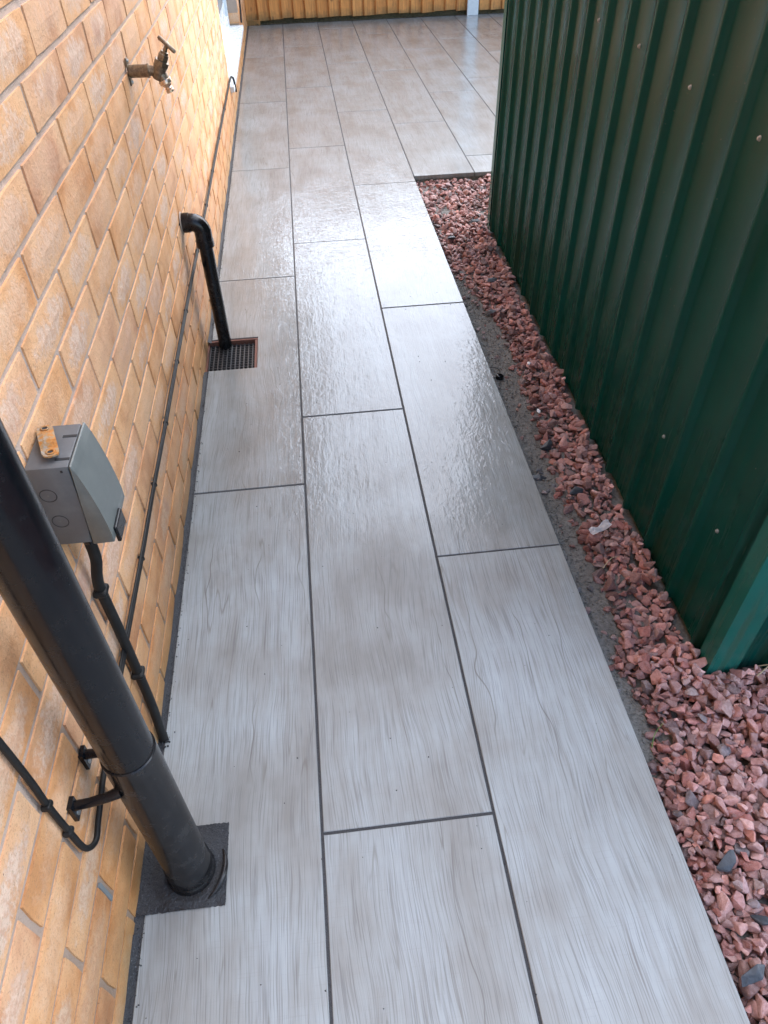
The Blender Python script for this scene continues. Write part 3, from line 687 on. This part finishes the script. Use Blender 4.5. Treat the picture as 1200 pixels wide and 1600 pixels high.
def drop(x, y, s, cap, tries=4):
    global placed
    best = None
    for k in range(tries):
        xx = x + (random.uniform(-.02, .02) if k else 0); yy = y + (random.uniform(-.02, .02) if k else 0)
        if not inside(xx, yy): continue
        if yy < SHY+.0 and yy > SHY-.25*s and xx > SHX-.25*s: continue
        if SHY-.01 < yy < 3.06 and xx > shedx(yy)-.15*s: continue
        if xx < 2*W_+.5*s: continue
        rr = max(1, int(s*.62/RES)); ci, cj = int((xx-GX0)/RES), int((yy-GY0)/RES)
        a0, a1, b0, b1 = max(ci-rr, 0), min(ci+rr+1, GW), max(cj-rr, 0), min(cj+rr+1, GH)
        if a1 <= a0 or b1 <= b0: continue
        h = float(np.percentile(HM[a0:a1, b0:b1], 72))
        if best is None or h < best[0]: best = (h, xx, yy, ci, cj)
    if best is None: return
    h, xx, yy, ci, cj = best; c = s*.42
    if h + c*1.4 > cap(xx, yy): return
    R3 = rot(random.uniform(0, 6.28), random.gauss(0, .38), random.gauss(0, .38)); vi = random.randrange(24)
    surf_fac = min(1, max(0, 1.0 - (xx-bound(yy))/.085)) * (1 if yy > .25 else .7); surf_fac = max(surf_fac, .55*max(0, min(1, (yy-2.2)/.6)))  # stones are damp, so darker, along the paving edge and far end
    surf_fac = min(1, max(0, surf_fac*.9 + random.gauss(0, .16)))
    colr = np.array(random.choice(GREY) if random.random() < .03 else random.choice(PAL)) * random.choice((.55, .8, .95, 1.05, 1.2, 1.35))
    k = 1-.45*surf_fac; colr = colr*np.array([k*1.14, k*.80, k*.74]) + (1-surf_fac)*np.array([.115, .11, .11])
    put(xx, yy, s, h + c*.62, R3, colr, .85-.42*surf_fac, vi)
    rr = int(s*.78/RES); a0, a1, b0, b1 = max(ci-rr, 0), min(ci+rr+1, GW), max(cj-rr, 0), min(cj+rr+1, GH)
    ii, jj = np.mgrid[a0:a1, b0:b1]; d2 = ((ii-ci)**2+(jj-cj)**2)/max(1, rr)**2
    dome = h + c*.62 + c*.75*np.sqrt(np.clip(1-d2, 0, 1)); HM[a0:a1, b0:b1] = np.where(d2 < 1, np.maximum(HM[a0:a1, b0:b1], dome), HM[a0:a1, b0:b1]); placed += 1
def cap(x, y):
    b = bound(y); e = (x-b)/.06
    if e < 0: return -.05
    top = -.004 + .024*min(1, max(0, (x-b)/.13))
    return -.022 + (top+.022)*min(1, e*1.3+.15)
def rs(): return min(.0235, max(.0075, random.lognormvariate(math.log(.0132), .38)))
for _ in range(5200):
    y = random.uniform(.70, 3.65); x = random.uniform(.605, .90 if y < 3.06 else 1.10); drop(x, y, rs(), cap)
for _ in range(6400):
    drop(random.uniform(.605, 1.22), random.uniform(-.12, .80), rs(), cap)
for _ in range(1500):
    drop(random.uniform(1.1, 1.5), random.uniform(-.3, .74), rs()*1.15, cap); 
for _ in range(900): drop(random.uniform(.605, 1.4), random.uniform(-.7, -.1), rs()*1.2, cap)
for _ in range(700): drop(random.uniform(1.0, 1.6), random.uniform(3.07, 3.65), rs()*1.15, cap)
# strays lying on the bare soil
for _ in range(75):
    y = random.uniform(.55, 2.6); x = random.uniform(.622, bound(y)+.01); s = random.uniform(.004, .011) if random.random() < .8 else .013
    put(x, y, s, -.034+s*.3, rot(random.uniform(0, 6), random.gauss(0, .2), 0), np.array(random.choice(PAL+GREY))*.75, .6, random.randrange(24))
V = np.concatenate(AV); F = np.concatenate(AF); me = bpy.data.meshes.new('gravel'); me.from_pydata(V.tolist(), [], F.tolist())
ca = me.color_attributes.new('tint', 'FLOAT_COLOR', 'POINT'); ca.data.foreach_set('color', np.concatenate(AC).astype(np.float32).ravel())
da = me.attributes.new('surf_fac', 'FLOAT', 'POINT'); da.data.foreach_set('value', np.concatenate(AD).astype(np.float32))
gv = link('gravel', me, M['gravel']); gv['kind'] = 'stuff'; gv['label'] = 'crushed red and pink gravel between paving and shed'
print('stones', placed, 'tris', len(F))
# grit on the bare soil
bm = bmesh.new()
gv_, gf_ = [], []
for _ in range(7000):
    y = random.uniform(.5, 2.65); x = random.uniform(.614, bound(y)+.03); s = min(.006, .0007*math.exp(random.uniform(0, 1.7)))
    Vv, Ff = SH[random.randrange(24)]; b0 = len(gv_); gv_ += [(x+s*a, y+s*b, -.034+.006*fnoise.noise((x*9, y*7, 0))+.005*fnoise.noise((x*32, y*30, 3))+s*.3+s*c_) for a, b, c_ in Vv]; gf_ += [[b0+i for i in f] for f in Ff]
bm.free(); me = bpy.data.meshes.new('grit'); me.from_pydata(gv_, [], gf_); go = link('grit', me, M['soil']); go['kind'] = 'stuff'; go['label'] = 'fine grey grit scattered on bare soil'
def hm(x, y):
    ci, cj = int((x-GX0)/RES), int((y-GY0)/RES); return float(np.max(HM[max(ci-2, 0):ci+3, max(cj-2, 0):cj+3]))
def slate(x, y, sx_, sy_, sz_, rz, lab, vi, tilt=.15, mat='slate'):
    V, F = SH[vi]; me = bpy.data.meshes.new('slate_piece'); me.from_pydata((V*np.array([sx_, sy_/.75, sz_/.55])).tolist(), [], F.tolist())
    o = link('slate_piece' if mat == 'slate' else 'stone', me, M[mat], loc=(x, y, hm(x, y)+sz_*.45)); o.rotation_euler = (tilt, -tilt*.6, rz)
    return tag(o, lab, 'slate' if mat == 'slate' else 'stone', 'loose slate pieces' if mat == 'slate' else None)
slate(.689, 1.526, .031, .022, .012, .9, 'angular blue-grey slate chunk with a pale face at the gravel edge', 3, .4)
slate(.642, 1.407, .030, .022, .007, .1, 'flat dark slate piece on bare soil touching the paving edge', 5)
slate(.713, 1.319, .024, .016, .008, .2, 'small oval dark slate among stones just before the white paper scrap', 8)
slate(.672, .378, .024, .017, .010, .5, 'chunky dark slate in the near gravel beside the paving', 1, .3)
slate(.645, .222, .032, .012, .008, .4, 'long dark slate sliver at the very front by the paving edge', 10)
slate(.697, .290, .022, .012, .006, -.5, 'thin grey slate sliver beside the pale stone in the front gravel', 12)
slate(.800, 3.10, .030, .016, .008, .1, 'pale grey slate flake on the gravel by the far shed corner', 6)
slate(.736, 3.50, .022, .012, .008, .3, 'grey slate flake in the far gravel near the patio edge', 7)
slate(.672, 2.93, .026, .014, .007, .2, 'grey slate flake next to the wet paving in the far gravel', 9)
slate(.705, 2.306, .034, .016, .008, .1, 'long dark slate lying where the bare soil begins', 11)
slate(.752, 2.52, .026, .014, .008, .1, 'grey slate flake close to the shed beside far stones', 13)
# paper scrap
bm = bmesh.new(); nxp, nyp = 10, 4; g2 = []
for i in range(nxp+1):
    g2.append([bm.verts.new(((i/nxp-.5)*.058, (j/nyp-.5)*(.019+.004*math.sin(i)), .004*math.sin(i*.9)+.0025*math.cos(j*1.7+i*.6))) for j in range(nyp+1)])
for i in range(nxp):
    for j in range(nyp): bm.faces.new((g2[i][j], g2[i+1][j], g2[i+1][j+1], g2[i][j+1]))
bmesh.ops.solidify(bm, geom=list(bm.faces), thickness=.0005)
pp = from_bm('paper_scrap', bm, M['paper'], loc=(.726, 1.172, hm(.726, 1.172)+.011)); pp.rotation_euler = (.15, -.15, .35); tag(pp, 'crumpled white paper scrap lying on the red gravel', 'paper')
for (x, y, sz, lab) in ((.713, 1.689, .010, 'tiny white crumpled fragment on the soil edge'), (.742, 1.925, .009, 'tiny white fragment on the gravel level with the black cap')):
    bm = bmesh.new(); vv = bmesh.ops.create_icosphere(bm, subdivisions=2, radius=1)['verts']
    for v in vv: v.co *= random.uniform(.6, 1.1)
    bmesh.ops.scale(bm, verts=vv, vec=(sz*.6, sz, sz*.5)); o = from_bm('paper_fragment', bm, M['paper'], loc=(x, y, hm(x, y)+.004)); tag(o, lab, 'paper')
# black cap with wire
cp = thing('plastic_cap', 'small black plastic cap with a thin wire lying on bare soil', 'cap', (.642, 1.90, -.033), .3)
latheo('cap', (0, 0, 0), (.15, 0, 1), [(0, .013), (.010, .0125), (.012, .0105), (.0125, .008), (.009, .0075)], M['black'], cp, 18)
tubeo('wire', spline([(.006, .005, .008), (.012, .030, .014), (-.004, .052, .012), (-.022, .060, .006), (-.030, .055, .003)], 6), .0011, M['cable'], cp, 6)
# straws and blades
def blade(name, pts, r, mat, lab):
    o = tubeo(name, spline(pts, 5), [r*(1-.7*k/((len(pts)-1)*5)) for k in range((len(pts)-1)*5+1)], mat, None, 5); tag(o, lab, 'straw' if mat is M['straw'] else 'grass')
blade('straw', [(.895, .712, .012), (.92, .722, .03), (.945, .735, .035), (.96, .725, .02)], .0016, M['straw'], 'dry pale straw curling against the near shed corner')
blade('straw', [(.905, .735, .01), (.94, .72, .035), (.98, .70, .045)], .0014, M['straw'], 'straight dry straw leaning at the near shed corner')
blade('straw', [(.690, 1.045, -.004), (.715, 1.062, .010), (.735, 1.060, .012)], .0013, M['straw'], 'bent dry straw on the gravel just below the paper scrap')
blade('grass_blade', [(.640, .60, -.03), (.652, .625, -.012), (.672, .64, .002)], .0013, M['green'], 'single green grass blade on the bare patch by the paving')
# ================================================================ fence
FY = 7.565
fence = thing('timber_fence', 'orange-brown vertical board fence across the far end of the patio', 'fence', (-.43, FY, 0))
def board_mesh(i):
    bm = bmesh.new(); wd = .118; vsx = [(0, -.004), (wd, 0), (wd, -.0060), (.004, -.0265), (0, -.0245)]
    a = [bm.verts.new((x, y, 0)) for x, y in vsx]; b = [bm.verts.new((x, y, 1.72)) for x, y in vsx]
    for k in range(5):
        j = (k+1) % 5; bm.faces.new((a[k], a[j], b[j], b[k]))
    bm.faces.new(a); bm.faces.new(b[::-1]); bmesh.ops.recalc_face_normals(bm, faces=bm.faces); me = bpy.data.meshes.new('board'); bm.to_mesh(me); bm.free(); me.materials.append(M['fence']); return me
bme = board_mesh(0)
for i in range(38):
    o = bpy.data.objects.new('board', bme); COL.objects.link(o); o.parent = fence; o.location = (.018+.1033*i, .0+.0012*(i % 2), .036+random.uniform(-.006, .008)); o.rotation_euler.z = random.uniform(-.02, .02)
for z in (.32, .95, 1.55): boxo('rail', (0, .012, z), (3.95, .05, z+.075), M['fence'], fence)
for x in (.0, 1.9, 3.85): boxo('post', (x, .052, -.1), (x+.09, .14, 1.78), M['fence'], fence)
boxo('gravel_board', (0, .006, -.1), (3.95, .030, .05), M['moss'], fence)
boxo('end_block', (.11, -.030, -.004), (.235, -.0225, .040), M['fence'], fence, .002)
wpst = thing('white_post', 'plain white upright post standing in front of the timber fence', 'post', (1.694, 7.525, 0))
boxo('shaft', (-.05, -.012, .0), (.05, .012, 1.80), M['white'], wpst, .003)
boxo('cap', (-.055, -.016, 1.801), (.055, .016, 1.82), M['white'], wpst, .003)
lv, lf_ = [], []
for _ in range(900):
    x = random.uniform(-.30, 3.2); y = 7.553 - abs(random.gauss(0, .014)); s = random.uniform(.003, .012); Vv, Ff = SH[random.randrange(24)]; b0 = len(lv); an = random.uniform(0, 6); 
    lv += [(x+s*(a*math.cos(an)-b*math.sin(an)), y+s*(a*math.sin(an)+b*math.cos(an))*.6, .002+s*.4+s*.7*c_) for a, b, c_ in Vv]; lf_ += [[b0+i for i in f] for f in Ff]
me = bpy.data.meshes.new('leaf_litter'); me.from_pydata(lv, [], lf_); lo_ = link('leaf_litter', me, M['moss']); lo_['kind'] = 'stuff'; lo_['label'] = 'dark moss and leaf litter along the foot of the fence'

scene.render.engine = 'CYCLES'
scene.cycles.samples = 128
scene.cycles.max_bounces = 5; scene.cycles.diffuse_bounces = 3; scene.cycles.glossy_bounces = 3; scene.cycles.caustics_reflective = False; scene.cycles.caustics_refractive = False
